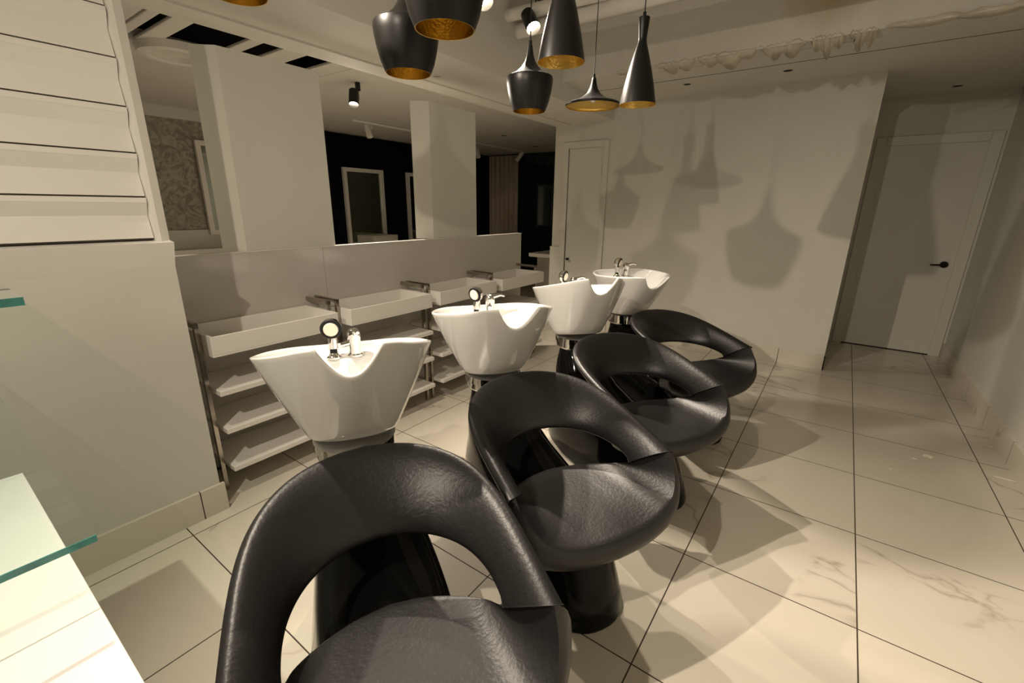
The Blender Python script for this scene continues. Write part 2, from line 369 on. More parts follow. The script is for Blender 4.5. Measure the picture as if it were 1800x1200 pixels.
for z in (1.86, .45):
    bm = bmesh.new(); tube(bm, (-2.331, YF-.004, z-.045), (-2.331, YF-.004, z+.045), .006); bm.transform(iv1); finish('hinge', bm, M['black'], d1)
d2, iv2, s2 = door('door_2', .104, 1.026, 2.16, YB, .085, [(1.462, 1.97), (.855, 1.44), (.10, .70)], 'panelled passage door with black lever handle in the alcove')
bm = bmesh.new(); tube(bm, (.868, YB-.0, .94), (.868, YB-.012, .94), .032, n=28); tube(bm, (.868, YB-.012, .94), (.868, YB-.05, .94), .011); tube(bm, (.872, YB-.05, .94), (.76, YB-.05, .935), .009, .007)
bm.transform(iv2); finish('door_handle', bm, M['black'], d2, True, 40)
boxo('threshold_gap', (.19, YB-.0005, .0), (.94, YB+.01, .012), M['void'], None)
bpy.data.objects['threshold_gap'].name = 'trim_7'; struct(bpy.data.objects['trim_7'], 'dark gap under the passage door')
# soffit joint line
struct(boxo('trim_8', (-2.3, 4.30, SZ-.002), (XR, 4.306, SZ+.001), M['joint']), 'long dark joint line across the ceiling')
struct(boxo('trim_9', (-2.7, 4.0, SZ-.003), (XR, 4.012, SZ+.001), M['ceil']), 'ceiling joint bead')
# peeling paint along the ceiling step
def flake(name, x0, x1, y, drop, lab):
    bm = bmesh.new(); n = 26; top = []; low = []
    for i in range(n+1):
        t = i/n; x = x0+(x1-x0)*t
        e = math.sin(PI*t)**.6
        w = (.35+.65*abs(math.sin(7.3*t+x0*5)))*e
        top.append(bm.verts.new((x, y+.012*random.random(), 2.503+.02*random.random())))
        low.append(bm.verts.new((x+.01*random.random(), y+.015+drop*1.1*w, 2.499-drop*.35*w)))
    for i in range(n): bm.faces.new((top[i], top[i+1], low[i+1], low[i]))
    o = finish(name, bm, M['plaster'], None, True); md = o.modifiers.new('s', 'SOLIDIFY'); md.thickness = .003
    tag(o, lab, 'peeling paint', 'peeling ceiling paint')
flake('peeling_paint', -1.75, -1.45, 3.835, .05, 'first small curl of peeling ceiling paint behind the far pendants')
flake('peeling_paint', -1.42, -1.12, 3.83, .12, 'drooping triangular curl of peeling paint left of the brown stain')
flake('peeling_paint', -1.105, -.72, 3.825, .16, 'brown-stained strip of peeling paint above the first downlight')
flake('peeling_paint', -.70, -.42, 3.83, .15, 'pale flap of peeling paint right of the brown stain')
flake('peeling_paint', -.40, -.22, 3.83, .20, 'pointed flap of peeling paint above the second downlight')
flake('peeling_paint', -.195, -.05, 3.83, .18, 'last pointed flap of peeling paint before the alcove')
flake('peeling_paint', -.02, .7, 3.82, .05, 'long thin lifting edge of paint toward the right wall')
# recessed lights in the ceiling
def downlight(p, z, r, lab, ring=True, grp='recessed ceiling lights'):
    o = empty('recessed_light', (p.x, p.y, z)); tag(o, lab, 'ceiling light', grp)
    bm = bmesh.new(); lathe(bm, [(r, .006), (r, -.001), (r+.012, -.004), (r+.016, .006)], 32); finish('trim_ring', bm, M['ceil'], o, True)
    bm = bmesh.new(); lathe(bm, [(0, -.0015), (r, -.0015)], 32); finish('aperture', bm, M['void'], o)
for (u, v, r, lab) in ((1385, 124, .032, 'black recessed light in the ceiling above the back wall'), (1208, 148, .03, 'black recessed light nearest the tall narrow pendant'), (1683, 151, .035, 'black recessed light before the alcove door')):
    downlight(onz(u, v, SZ), SZ, r, lab)
for (u, v, r, lab) in ((885, 238, .05, 'nearer recessed light in the dark room ceiling'), (940, 257, .06, 'farther recessed light in the dark room ceiling')):
    downlight(onz(u, v, 2.5), 2.5, r, lab)
p = onz(768, 135, 2.345)
bm = bmesh.new(); lathe(bm, [(.028, .006), (.034, -.004), (.042, .03)], 32, (p.x, p.y, 2.345)); tag(finish('cover_ring', bm, M['ceil'], None, True), 'small round cover ring under the dropped beam', 'cover ring')
p = onz(1695, 138, SZ)
bm = bmesh.new(); lathe(bm, [(.04, .006), (.046, -.005), (.055, .006)], 32, (p.x, p.y, SZ)); tag(finish('cover_ring', bm, M['ceil'], None, True), 'round cover ring on the ceiling beside the alcove light', 'cover ring')
# white pipes under the ceiling
for a, b, zc, px, lab in (((868, 66), (1053, 18), 2.70, 23, 'lower white ceiling pipe with open end behind the pendants'), ((868, 33), (1003, 2), 2.76, 19, 'upper white ceiling pipe behind the spotlight')):
    P = onz(*a, zc); Q = onz(*b, zc); D = (Q-P).normalized(); r = px/2*(P-CAM).dot(Fv)/f_px
    Q = P+D*((XR-.002-P.x)/D.x)
    bm = bmesh.new(); tube(bm, P, Q, r, n=32); tube(bm, P, P-D*.001, r*.86, n=32, mi=1); tag(finish('ceiling_pipe', bm, [M['white'], M['ceil']], None, True, 40), lab, 'pipe', 'ceiling pipes')

# ------------------------------------------------------------------ shelf units
def shelf_unit():
    r = empty('shelf_unit', (XP, 0, 0))
    W = .665
    bm = bmesh.new(); t = .014   # tray: open box
    d = .335
    box(bm, (.003, 0, .75), (d, W, .76)); box(bm, (.003, 0, .76), (.003+t, W, .848)); box(bm, (d-t, 0, .76), (d, W, .848), bev=.002)
    box(bm, (.003+t, 0, .76), (d-t, t, .848)); box(bm, (.003+t, W-t, .76), (d-t, W, .848))
    finish('tray', bm, M['white'], r)
    for z in (.578, .378, .168):
        bm = bmesh.new(); box(bm, (.003, 0, z-.027), (d, W, z), bev=.003); finish('shelf', bm, M['white'], r)
    for y in (-.022, W+.004):
        bm = bmesh.new(); s = .018
        box(bm, (0, y, .878), (.235, y+s, .9)); box(bm, (.213, y, 0), (.235, y+s, .9))
        finish('bracket', bm, M['brushed'], r)
    return r
shl = ['white shelf unit with tray, leftmost beside the slatted panel wall', 'white shelf unit with tray, second from the left', 'white shelf unit with tray behind the second wash basin', 'white shelf unit with tray at the far end of the half wall']
su = shelf_unit()
for i in range(4):
    o = su if i == 0 else copy_tree(su)
    o.location = (XP, .79+i*.748, 0); tag(o, shl[i], 'shelf unit', 'shelf units on the half wall')

# ------------------------------------------------------------------ wash units
K = .9425
def zk(z): return z*K+H*(1-K)
def V(x, y, z): return Vector((x*K, y*K, zk(z)))
NB = 60
def Tc(ph, e=0):
    c = max(math.cos(ph), 1e-6); s = math.sin(ph)
    return Vector((-.6655*c**.4622, .3553*math.copysign(abs(s)**1.0326, s), .5331+.157*c**.4622))
def Bc(ph):
    c = max(math.cos(ph), 1e-6); s = math.sin(ph)
    return Vector((-.143-.325*c**.876, .272*math.copysign(abs(s)**.987, s), .421+.062*c**.323))
def lerp(a, b, t): return a+(b-a)*t
def hermite(pts, n):
    """Catmull-Rom through pts"""
    out = []; m = len(pts)
    for i in range(m-1):
        p0 = pts[max(i-1, 0)]; p1 = pts[i]; p2 = pts[i+1]; p3 = pts[min(i+2, m-1)]
        for k in range(n):
            t = k/n
            out.append(.5*((2*p1)+(-p0+p2)*t+(2*p0-5*p1+4*p2-p3)*t*t+(-p0+3*p1-3*p2+p3)*t**3))
    out.append(pts[-1].copy()); return out
def seam_frame():
    """end section on the +y side: chord B->T and outward normal"""
    T = Tc(PI/2); B = Bc(PI/2); w = (T-B).normalized()
    t = (Tc(PI/2)-Tc(PI/2-.25)+Bc(PI/2)-Bc(PI/2-.25)).normalized()
    n = w.cross(t).normalized()
    if n.y < 0: n = -n
    return T, B, w, n
def make_band():
    phs = [(-PI/2)+PI*(i/64) for i in range(65)]
    # denser near ends (curve moves fast there)
    phs = [math.copysign((abs(p)/(PI/2))**.55*(PI/2), p) if p else 0 for p in phs]
    phs.sort()
    Ts = [Tc(p) for p in phs]; Bs = [Bc(p) for p in phs]
    rings = []
    n_ = 28; th_ = .024
    for i in range(len(phs)):
        a = max(i-1, 0); b = min(i+1, len(phs)-1)
        t = (Ts[b]-Ts[a]+Bs[b]-Bs[a]).normalized(); w = (Ts[i]-Bs[i]); h = w.length/2; w.normalize()
        n = w.cross(t).normalized(); out = Vector((Ts[i].x+.25, Ts[i].y, -.25))
        if n.dot(out) < 0: n = -n
        C = (Ts[i]+Bs[i])/2
        r = []
        for j in range(n_):
            q = 2*PI*j/n_; c, s = math.cos(q), math.sin(q)
            cc = math.copysign(abs(c)**.55, c); ss = math.copysign(abs(s)**.7, s)
            bul = -.012*(1-cc*cc)   # slightly hollow inner face
            P = C+w*(h*cc)+n*(th_*ss+bul)
            r.append(V(P.x, P.y, P.z))
        rings.append(r)
    bm = bmesh.new(); rings_mesh(bm, rings, True, True)
    return bm
def make_seat():
    T, B, w, n = seam_frame()
    # half (y>=0) curves from centre (t=0) to seam (t=1)
    back = hermite([Vector(p) for p in ((-.335, 0, .358), (-.315, .10, .362), (-.265, .19, .375), (-.205, .245, .398))]+[B-n*.02+w*.01], 6)
    front = hermite([Vector(p) for p in ((.132, 0, .357), (.128, .10, .359), (.120, .18, .369), (.105, .245, .390), (.085, .290, .425), (.05, .322, .472))]+[T-n*.018-w*.006], 6)
    def resample(c, m):
        L = [0]
        for a, b in zip(c, c[1:]): L.append(L[-1]+(b-a).length)
        o = []
        for i in range(m+1):
            s = L[-1]*i/m; k = 0
            while k < len(L)-2 and L[k+1] < s: k += 1
            o.append(lerp(c[k], c[k+1], (s-L[k])/max(L[k+1]-L[k], 1e-9)))
        return o
    m = 22; back = resample(back, m); front = resample(front, m); q = 22
    def full(c): return [Vector((p.x, -p.y, p.z)) for p in c[:0:-1]]+c
    bk = full(back); fr = full(front); W = len(bk)
    top = []
    for j in range(q+1):
        v = j/q; row = []
        for i in range(W):
            s = abs(i-m)/m
            p = lerp(bk[i], fr[i], v)
            puff = math.sin(PI*v)
            # seat cushion crowned slightly, side wings scooped
            p.z += .006*puff*(1-s)**.5 - .012*puff*max(0, s-.35)*(1-s)*4
            # round over the rim near front edge
            if v > .93: p.z -= 0
            row.append(p)
        top.append(row)
    bm = bmesh.new()
    G = [[bm.verts.new(V(*p)) for p in row] for row in top]
    for j in range(q):
        for i in range(W-1): bm.faces.new((G[j][i], G[j][i+1], G[j+1][i+1], G[j+1][i]))
    # perimeter loop: back (left->right), right seam (back->front), front (right->left), left seam
    loop = [(G[0][i], 'b', i) for i in range(W)]+[(G[j][W-1], 'r', j) for j in range(1, q+1)]+[(G[q][i], 'f', i) for i in range(W-2, -1, -1)]+[(G[j][0], 'l', j) for j in range(q-1, 0, -1)]
    P = []
    for v, k, i in loop:
        co = v.co; P.append(Vector((co.x/K, co.y/K, (co.z-H*(1-K))/K)))
    N = len(P)
    # outward direction in plan
    outs = []
    for a, (v, k, i) in enumerate(loop):
        p = P[a]; d = Vector((p.x+.10, p.y*1.25, 0))
        if k == 'f': d = Vector((.5*(1-abs(i-m)/m)**.5+.05, p.y*1.6, 0))
        if k == 'b': d = Vector((-1, p.y*1.5, 0))
        if k in 'rl': d = Vector((0.1, p.y*4, 0))
        outs.append(d.normalized())
    # bottom loop
    low = []
    for a, (v, k, i) in enumerate(loop):
        p = P[a]; s = abs(p.y)/.36
        if k == 'f': q_ = Vector((min(p.x, .14)-.03+.0*s, p.y*.93, .246+.04*s*s))
        elif k == 'b': q_ = Vector((p.x+.0, p.y*.95, .292+.0*s))
        else:
            t = i/q; q_ = Vector((p.x-.03*t, math.copysign(.315, p.y), .297))
        low.append(q_)
    levels = [(.015, .004, .020), (.05, .011, .036), (.12, .022, .048), (.3, .035, .060), (.5, .038, .064), (.7, .032, .056), (.88, .014, .030), (1, -.014, 0)]
    prev = [v for v, _, _ in loop]
    for t, o, os_ in levels:
        cur = []
        for a in range(N):
            k, i = loop[a][1], loop[a][2]; sgn = 1 if P[a].y >= 0 else -1
            nn = Vector((n.x, n.y*sgn, n.z))
            if k in 'rl': w_ = 1
            elif k == 'f': w_ = max(0, (abs(i-m)/m-.72)/.28)**1.5
            else: w_ = max(0, (abs(i-m)/m-.85)/.15)**2
            base = outs[a]*(o*(.5 if k == 'b' else 1)); sm = (nn*max(0, 1-t*3)+outs[a]*min(1, t*3)).normalized()*os_
            cur.append(bm.verts.new(V(*(lerp(P[a], low[a], t)+lerp(base, sm, w_)))))
        for a in range(N): bm.faces.new((prev[a], prev[(a+1) % N], cur[(a+1) % N], cur[a]))
        prev = cur
    c = [v.co for v in prev]; cen = sum(c, Vector())/N
    mid = [bm.verts.new(lerp(v, cen, .5)+Vector((0, 0, -.006))) for v in c]
    for a in range(N): bm.faces.new((prev[a], prev[(a+1) % N], mid[(a+1) % N], mid[a]))
    cv = bm.verts.new(cen+Vector((0, 0, -.008)))
    for a in range(N): bm.faces.new((mid[a], mid[(a+1) % N], cv))
    bmesh.ops.remove_doubles(bm, verts=bm.verts, dist=.0004)
    return bm
def super_ring(xc, a, b, z, n=56, e=2.4, dz=0):
    out = []
    for i in range(n):
        t = 2*PI*i/n; c, s = math.cos(t), math.sin(t)
        x = xc+a*math.copysign(abs(c)**(2/e), c); y = b*math.copysign(abs(s)**(2/e), s)
        out.append((x, y, z+dz*c))
    return out
def make_pedestal():
    zb = -H*(1-K)/K  # floor level in fit frame
    secs = [(.545, -.90, .105, .105, 2.0, 0), (.53, -.90, .125, .125, 2.0, 0), (.49, -.885, .145, .135, 2.0, -.01), (.43, -.855, .185, .152, 2.1, -.02), (.36, -.80, .25, .172, 2.1, -.03), (.30, -.70, .36, .187, 2.1, -.045),
            (.25, -.585, .48, .20, 2.2, -.01), (.20, -.555, .52, .21, 2.3, 0), (.1, -.525, .555, .225, 2.4, 0), (0., -.505, .58, .24, 2.4, 0), (zb+.02, -.495, .595, .25, 2.4, 0), (zb, -.495, .59, .246, 2.4, 0)]
    bm = bmesh.new()
    rings = [[V(*p) for p in super_ring(xc, a, b, z, 64, e, dz)] for z, xc, a, b, e, dz in secs]
    rings_mesh(bm, rings, True, True)
    return bm
# basin in its own frame (origin on the swivel ring)
def make_basin():
    def S(x, y, z): return Vector((x, y, z))
    right = [S(-.262, 0, .918), S(-.255, .10, .92), S(-.215, .20, .928), S(-.13, .278, .937), S(-.004, .309, .950), S(.13, .270, .974), S(.25, .200, 1.0), S(.33, .142, 1.022), S(.372, .095, 1.032), S(.392, .050, 1.036), S(.398, 0, 1.036)]
    smooth = hermite(right, 8); smooth = smooth+[S(p.x, -p.y, p.z) for p in smooth[-2:0:-1]]
    bot = []
    for p in smooth:
        a = math.atan2(p.y, p.x-.03); e = 2.2; c, s = math.cos(a), math.sin(a)
        k = (abs(c)**e+abs(s)**e)**(-1/e)
        x = .0+.138*k*c; bot.append(S(x, .155*k*s, .632+.16*x))
    cen = S(.03, 0, 0)
    def notch(y):
        return .934+.11*min(1, abs(y)/.10)**2.3
    rim = []
    for p, q in zip(bot, smooth):
        if q.x > .28 and abs(q.y) < .105:
            zt = min(q.z, notch(q.y)); v = (zt-p.z)/(q.z-p.z); r = lerp(p, q, v); r.z = zt; d = r-cen; d.z = 0; d.normalize(); r = r+d*.007*math.sin(PI*v)*(1 if v < .999 else 0); rim.append(r)
        else: rim.append(q.copy())
    N = len(rim)
    rings = [[S(p.x*.3, p.y*.3, p.z+.004) for p in bot], [S(p.x*.84, p.y*.84, p.z+.002) for p in bot], [S(p.x*.95, p.y*.95, p.z-.001) for p in bot], [S(p.x, p.y, p.z+.006) for p in bot]]
    for v in (.05, .12, .22, .34, .46, .58, .70, .80, .88, .94, .98):
        rr = []
        for p, q, sm_ in zip(bot, rim, smooth):
            vv = v*min(1, (q.z-p.z)/(sm_.z-p.z)); bul = .007*math.sin(PI*vv)
            r = lerp(p, sm_, vv); d = (r-cen); d.z = 0; d.normalize(); rr.append(r+d*bul)
        rings.append(rr)
    def ins(p, d, dz):
        v = (p-cen); v.z = 0; L = v.length; v.normalize(); q = p-v*min(d, L*.95); q.z = p.z+dz; return q
    rings.append([ins(p, .003, -.001) for p in rim]); rings.append([ins(p, .012, .002) for p in rim]); rings.append([ins(p, .020, -.001) for p in rim]); rings.append([ins(p, .025, -.009) for p in rim])
    # inner wall
    def backf(p): return max(0, min(1, (-.10-p.x)/.10))*max(0, 1-abs(p.y)/.24)
    def outer_at(i, z):
        p, q = bot[i], smooth[i]; v = (z-p.z)/(q.z-p.z); return lerp(p, q, v)
    inner1 = []; inner2 = []; low1 = []; low2 = []
    for i, p in enumerate(rim):
        b = backf(p)
        q = ins(outer_at(i, p.z-.03), .030, 0); q.z = lerp(Vector((p.z-.03, 0, 0)), Vector((.89, 0, 0)), b*.9).x; inner1.append(q)
        z2 = min(p.z-.05, .885); q = ins(outer_at(i, z2), lerp(Vector((.036, 0, 0)), Vector((.115, 0, 0)), b).x, 0); q.z = lerp(Vector((z2, 0, 0)), Vector((.880, 0, 0)), b).x; inner2.append(q)
        q = ins(outer_at(i, .845), lerp(Vector((.040, 0, 0)), Vector((.118, 0, 0)), b).x, 0); low1.append(q)
        q = ins(outer_at(i, .800), lerp(Vector((.050, 0, 0)), Vector((.11, 0, 0)), b).x, 0); low2.append(q)
    rings += [inner1, inner2, low1, low2]
    for sc_, z in ((.74, .772), (.45, .758), (.15, .752)):
        rings.append([S(.03+(r2.x-.03)*sc_, r2.y*sc_, z) for r2 in low2])
    bm = bmesh.new()
    R = [[Vector((p.x*K, p.y*K, (p.z-.58)*K)) for p in r] for r in rings]
    rings_mesh(bm, R, True, True)
    return bm
def bz(x, y, z): return Vector((x*K, y*K, (z-.58)*K))
def make_unit():
    root = empty('wash_unit', (0, 0, 0))
    finish('pedestal', make_pedestal(), M['fibre'], root, True, 60)
    finish('seat', make_seat(), M['leather'], root, True, 50)
    bd = finish('backrest', make_band(), M['leather'], root, True, 70)
    # stitched seam rolls where the back meets the seat
    for s in (-1, 1):
        T, B, w, n = seam_frame(); bm = bmesh.new(); ring = []
        C = (T+B)/2; h = (T-B).length/2
        pts = []
        for j in range(40):
            q = 2*PI*j/40; c, s_ = math.cos(q), math.sin(q)
            cc = math.copysign(abs(c)**.55, c); ss = math.copysign(abs(s_)**.7, s_)
            P = C+w*((h+.0)*cc)+n*(.0244*ss-.012*(1-cc*cc)); P.y *= s; pts.append(V(*P))
        cc_ = sum(pts, Vector())/40
        for a in range(40): tube(bm, pts[a], pts[(a+1) % 40], .0014, n=6, cap=False)
        finish('seam', bm, M['leather'], bd, True)
    # chrome swivel collar
    bm = bmesh.new(); lathe(bm, [(0, zk(.545)), (.122, zk(.545)), (.130, zk(.556)), (.131, zk(.585)), (.138, zk(.588)), (.139, zk(.622)), (.12, zk(.626)), (0, zk(.626))], 48, (-.902*K, -.013*K, 0)); finish('collar', bm, M['chrome'], root, True, 35)
    bm = bmesh.new(); box(bm, (-.80*K, .05, zk(.50)), (-.74*K, .11, zk(.61)), bev=.01); finish('hinge_block', bm, M['black'], root, True, 40)
    bs = finish('basin', make_basin(), M['ceramic'], root, True, 80); bs.location = V(-.902, -.013, .58)
    # drain
    bm = bmesh.new(); lathe(bm, [(0, .002), (.016, .002), (.026, .004), (.028, 0)], 28, bz(.03, 0, .749)); finish('drain', bm, M['chrome'], bs, True)
    # mixer tap
    bm = bmesh.new(); b = Vector()
    lathe(bm, [(0, 0), (.03, 0), (.03, .006), (.024, .010), (.022, .03), (.023, .062), (.0245, .066), (.0245, .085), (.021, .097), (.012, .104), (0, .106)], 28, b)
    A = b+Vector((.008, .0, .092)); tube(bm, A, A+Vector((.045, 0, .012)), .012, .008, 14); tube(bm, A+Vector((.045, 0, .012)), A+Vector((.066, 0, .006)), .008, .006, 12)
    tube(bm, b+Vector((.0, -.018, .05)), b+Vector((.0, -.05, .045)), .011, .010, 16)
    o = finish('mixer_tap', bm, M['chrome'], bs, True, 40); o.location = bz(-.175, .035, .880); o.rotation_euler = (0, 0, 1.3)
    # hand shower standing in its holder
    bm = bmesh.new()
    lathe(bm, [(0, 0), (.028, 0), (.028, .006), (.018, .012), (.014, .022)], 28, b)
    tube(bm, b+Vector((0, 0, .01)), b+Vector((-.002, 0, .035)), .0125, .013, 20, mi=2)
    tube(bm, b+Vector((-.002, 0, .035)), b+Vector((-.008, 0, .085)), .0175, .0165, 22)
    hc = b+Vector((.004, 0, .112)); d = Vector((.93, 0, -.16)).normalized()
    bmesh.ops.create_uvsphere(bm, u_segments=28, v_segments=16, radius=.034, matrix=Matrix.Translation(hc-d*.010) @ Matrix.Diagonal((.75, 1, 1, 1)))
    tube(bm, hc-d*.012, hc+d*.006, .036, .038, 32); tube(bm, hc+d*.006, hc+d*.012, .038, .035, 32, mi=2); tube(bm, hc+d*.0122, hc+d*.016, .026, .023, 32, mi=1)
    o = finish('hand_shower', bm, [M['chrome'], M['rubber'], M['black']], bs, True, 40); o.location = bz(-.165, -.045, .880)
    return root
u0 = make_unit()
heads = [0, -.0287, .0002, -.0308]
thet = [2.6, 6.6, 10.4, 13.0]; tilt = [4.7, -.2, 3.2, -8.4]
ul = ['black leather wash chair with white basin, nearest the camera', 'black leather wash chair with white basin, second from the camera', 'black leather wash chair with white basin, third from the camera', 'black leather wash chair with white basin, farthest and nearest the back wall']
for i in range(4):
    o = u0 if i == 0 else copy_tree(u0)
    o.location = (K*(-.5638+.0078*i), K*(.4495+.87*i), 0); o.rotation_euler = (0, 0, -(.5149+heads[i]))
    for c in o.children:
        if c.name.startswith('basin'):
            c.rotation_euler = (0, -math.radians(tilt[i]), -math.radians(thet[i]))
            for g in c.children:
                if g.name.startswith('hand_shower'): g.rotation_euler = (0, 0, (-.13, -.95, .75, .75)[i])
                if g.name.startswith('mixer_tap'): g.rotation_euler = (0, 0, (.15, 1.25, 1.3, 1.2)[i])
    tag(o, ul[i], 'wash chair', 'backwash units')

# ------------------------------------------------------------------ pendants
FAT = [(.083, 0), (.098, .035), (.110, .08), (.117, .12), (.1195, .147), (.117, .158), (.108, .162), (.092, .168), (.068, .182), (.045, .203), (.028, .228), (.018, .255), (.013, .285), (.011, .30)]
TALL = [(.095, 0), (.094, .006), (.078, .09), (.058, .17), (.038, .24), (.024, .285), (.0205, .30), (.021, .315), (.025, .36), (.0285, .395), (.028, .403), (.01, .405)]
WIDE = [(.178, 0), (.182, .006), (.180, .014), (.160, .022), (.118, .034), (.078, .052), (.048, .076), (.030, .104), (.020, .135), (.014, .165), (.012, .17)]
def pendant(prof, pos, ztop, lab, bulb=False):
    o = empty('pendant_lamp', pos); tag(o, lab, 'pendant lamp', 'black and brass pendants')
    n = 56; h = prof[-1][1]
    bm = bmesh.new(); lathe(bm, prof+[(0, h)], n); finish('lamp_shade', bm, M['blackm'], o, True, 50)
    t = .0025; bm = bmesh.new(); cut = [p for p in prof if p[1] < h*.72]
    lathe(bm, [(prof[0][0], 0)]+[(max(r-t, .004), z+(.0005 if i == 0 else 0)) for i, (r, z) in enumerate(cut)]+[(0, cut[-1][1])], n); finish('brass_lining', bm, M['brass'], o, True, 60)
    bm = bmesh.new(); tube(bm, (0, 0, h-.002), (0, 0, h+.022), .008, n=12); tube(bm, (0, 0, h+.02), (0, 0, ztop-pos[2]), .0028, n=8); finish('cord', bm, M['black'], o)
    bm = bmesh.new(); lathe(bm, [(0, ztop-pos[2]-.03), (.03, ztop-pos[2]-.028), (.035, ztop-pos[2]-.001), (0, ztop-pos[2]-.001)], 28); finish('ceiling_rose', bm, M['blackm'], o, True, 40)
    if bulb:
        bm = bmesh.new(); lathe(bm, [(0, .022), (.012, .025), (.021, .04), (.02, .055), (.012, .072), (.011, .09)], 24); finish('bulb', bm, M['bulb'], o, True)
for prof, (u, v), dep, lab, bl in ((FAT, (718, 130), 1.68, 'black jar-shaped pendant hanging second from the left, lit brass inside', 0), (FAT, (782, 53), 1.25, 'large black jar-shaped pendant overlapping its neighbour, cut by the top edge', 0),
        (FAT, (930, 196), 2.33, 'black jar-shaped pendant with glinting shoulders under the spotlight', 0), (TALL, (986, 110), 1.8, 'tall black cone pendant hanging in the middle, bright left edge', 0),
        (WIDE, (1041.5, 187), 3.0, 'flat wide black pendant shaped like a dish', 1), (TALL, (1120, 184.5), 2.4, 'tall black hourglass cone pendant, rightmost of all', 0), (FAT, (417, -9), 1.35, 'pendant cut off by the top edge, only its brass rim showing at left', 0)):
    p = atdepth(u, v, dep); pendant(prof, p, CZ, lab, bl)

# ------------------------------------------------------------------ spotlights
LC = (1.0, .86, .70)
def spotlight(p, aim, stem_top, m, lab, power, on=True, cone=150, length=.14, r=.042, glow=True, sname='track_spotlight', grp='track spotlights'):
    o = empty(sname, p); tag(o, lab, 'spotlight', grp)
    p = Vector(p); d = (Vector(aim)-p).normalized()
    bm = bmesh.new(); tube(bm, -d*length, Vector(), r*.92, r, 36, cap=False); lathe_pts = None
    tube(bm, -d*(length+.012), -d*length, r*.6, r*.92, 36)
    tube(bm, Vector(), -d*.03, r*.99, r*.80, 36, cap=False)
    finish('head', bm, m, o, True, 50)
    bm = bmesh.new(); tube(bm, -d*.032, -d*.024, r*.8, r*.72, 36); finish('lens', bm, M['glow'] if on else M['rubber'], o)
    top = Vector((p.x, p.y, stem_top))-d*(length*.55); top = Vector((top.x, top.y, stem_top))
    a = -d*(length*.55)
    side = Vector((0, 1, 0)) if abs(d.y) < .9 else Vector((1, 0, 0))
    side = (side-d*side.dot(d)).normalized()
    q = a+side*(r+.006)
    bm = bmesh.new(); tube(bm, q-d*.0, Vector((q.x, q.y, stem_top-p.z)), .006, n=12); tube(bm, a, q, .006, n=10); box(bm, (q.x-.016, q.y-.016, stem_top-p.z-.07), (q.x+.016, q.y+.016, stem_top-p.z-.002)); finish('stem', bm, m, o)
    if power:
        l = bpy.data.lights.new('spot_lamp', 'SPOT'); l.energy = power; l.color = LC; l.spot_size = math.radians(cone); l.spot_blend = 1; l.shadow_soft_size = .022
        lo = bpy.data.objects.new('spot_lamp', l); COL.objects.link(lo); lo.location = p+d*.012; look(lo, d)
    return o
h1 = onz(853, 5, 2.62); h2 = onz(938, 50, 2.62)
spotlight(h1, h1+Vector((.56, -.24, -.79)), CZ, M['blackm'], 'black track spotlight half hidden behind the big pendant', 195, r=.05, cone=80)
spotlight(h2, h2+Vector((.56, -.24, -.79)), CZ, M['blackm'], 'black track spotlight shining above the jar pendant with glinting shoulders', 195, r=.05, cone=80)
spotlight((-1.95, .40, 2.62), (-1.42, .86, 1.93), CZ, M['blackm'], 'black spotlight above the nearest basin, out of view', 295, r=.05, cone=110)
spotlight((-.75, -.81, 2.62), (-.72, -.25, 1.8), CZ, M['blackm'], 'black track spotlight behind the viewer, out of view', 165, r=.05, cone=150)
spotlight((-3.77, 2.77, 2.30), (-3.5, 2.5, 1.45), 2.5, M['blackm'], 'black spotlight shining between the two divider panels', 300, r=.045, cone=165)
for x0, y0, y1, lab in ((h2.x, 2.0, 3.3, 'black track on the ceiling carrying the two visible spotlights'), (-.75, -1.4, -.4, 'short black track behind the viewer')):
    bm = bmesh.new(); box(bm, (x0-.125, y0, CZ-.02), (x0-.09, y1, CZ)); o = finish('light_track', bm, M['blackm']); tag(o, lab, 'light track')

# ------------------------------------------------------------------ counter and glass at the left
ctr = empty('white_counter', (-1.0, -.6, 0)); tag(ctr, 'glossy white counter at the lower left edge', 'counter')
iv = Matrix.Translation((1.0, .6, 0))
bm = bmesh.new(); box(bm, (-1.663, -1.3, .715), (-.42, .083, .75), bev=.002); bm.transform(iv); finish('worktop', bm, M['counter'], ctr)
bm = bmesh.new(); box(bm, (-1.62, -1.27, 0), (-.46, .03, .715)); bm.transform(iv); finish('body', bm, M['white'], ctr)
def glass_shelf(z, lab):
    o = empty('glass_shelf', (-1.6, -.5, z)); tag(o, lab, 'glass shelf', 'glass shelves')
    iv = Matrix.Translation((1.6, .5, -z)); t = .012
    bm = bmesh.new(); box(bm, (XL+.014, -1.25, z-t), (-.941, .102, z)); bm.transform(iv); finish('pane', bm, M['glass'], o)
    bm = bmesh.new(); box(bm, (-.9405, -1.25, z-t), (-.9385, .102, z)); bm.transform(iv); finish('edge', bm, M['glassedge'], o)
glass_shelf(.902, 'lower clear glass shelf with teal edge over the white counter')
glass_shelf(1.312, 'upper clear glass shelf, teal corner at the left edge')

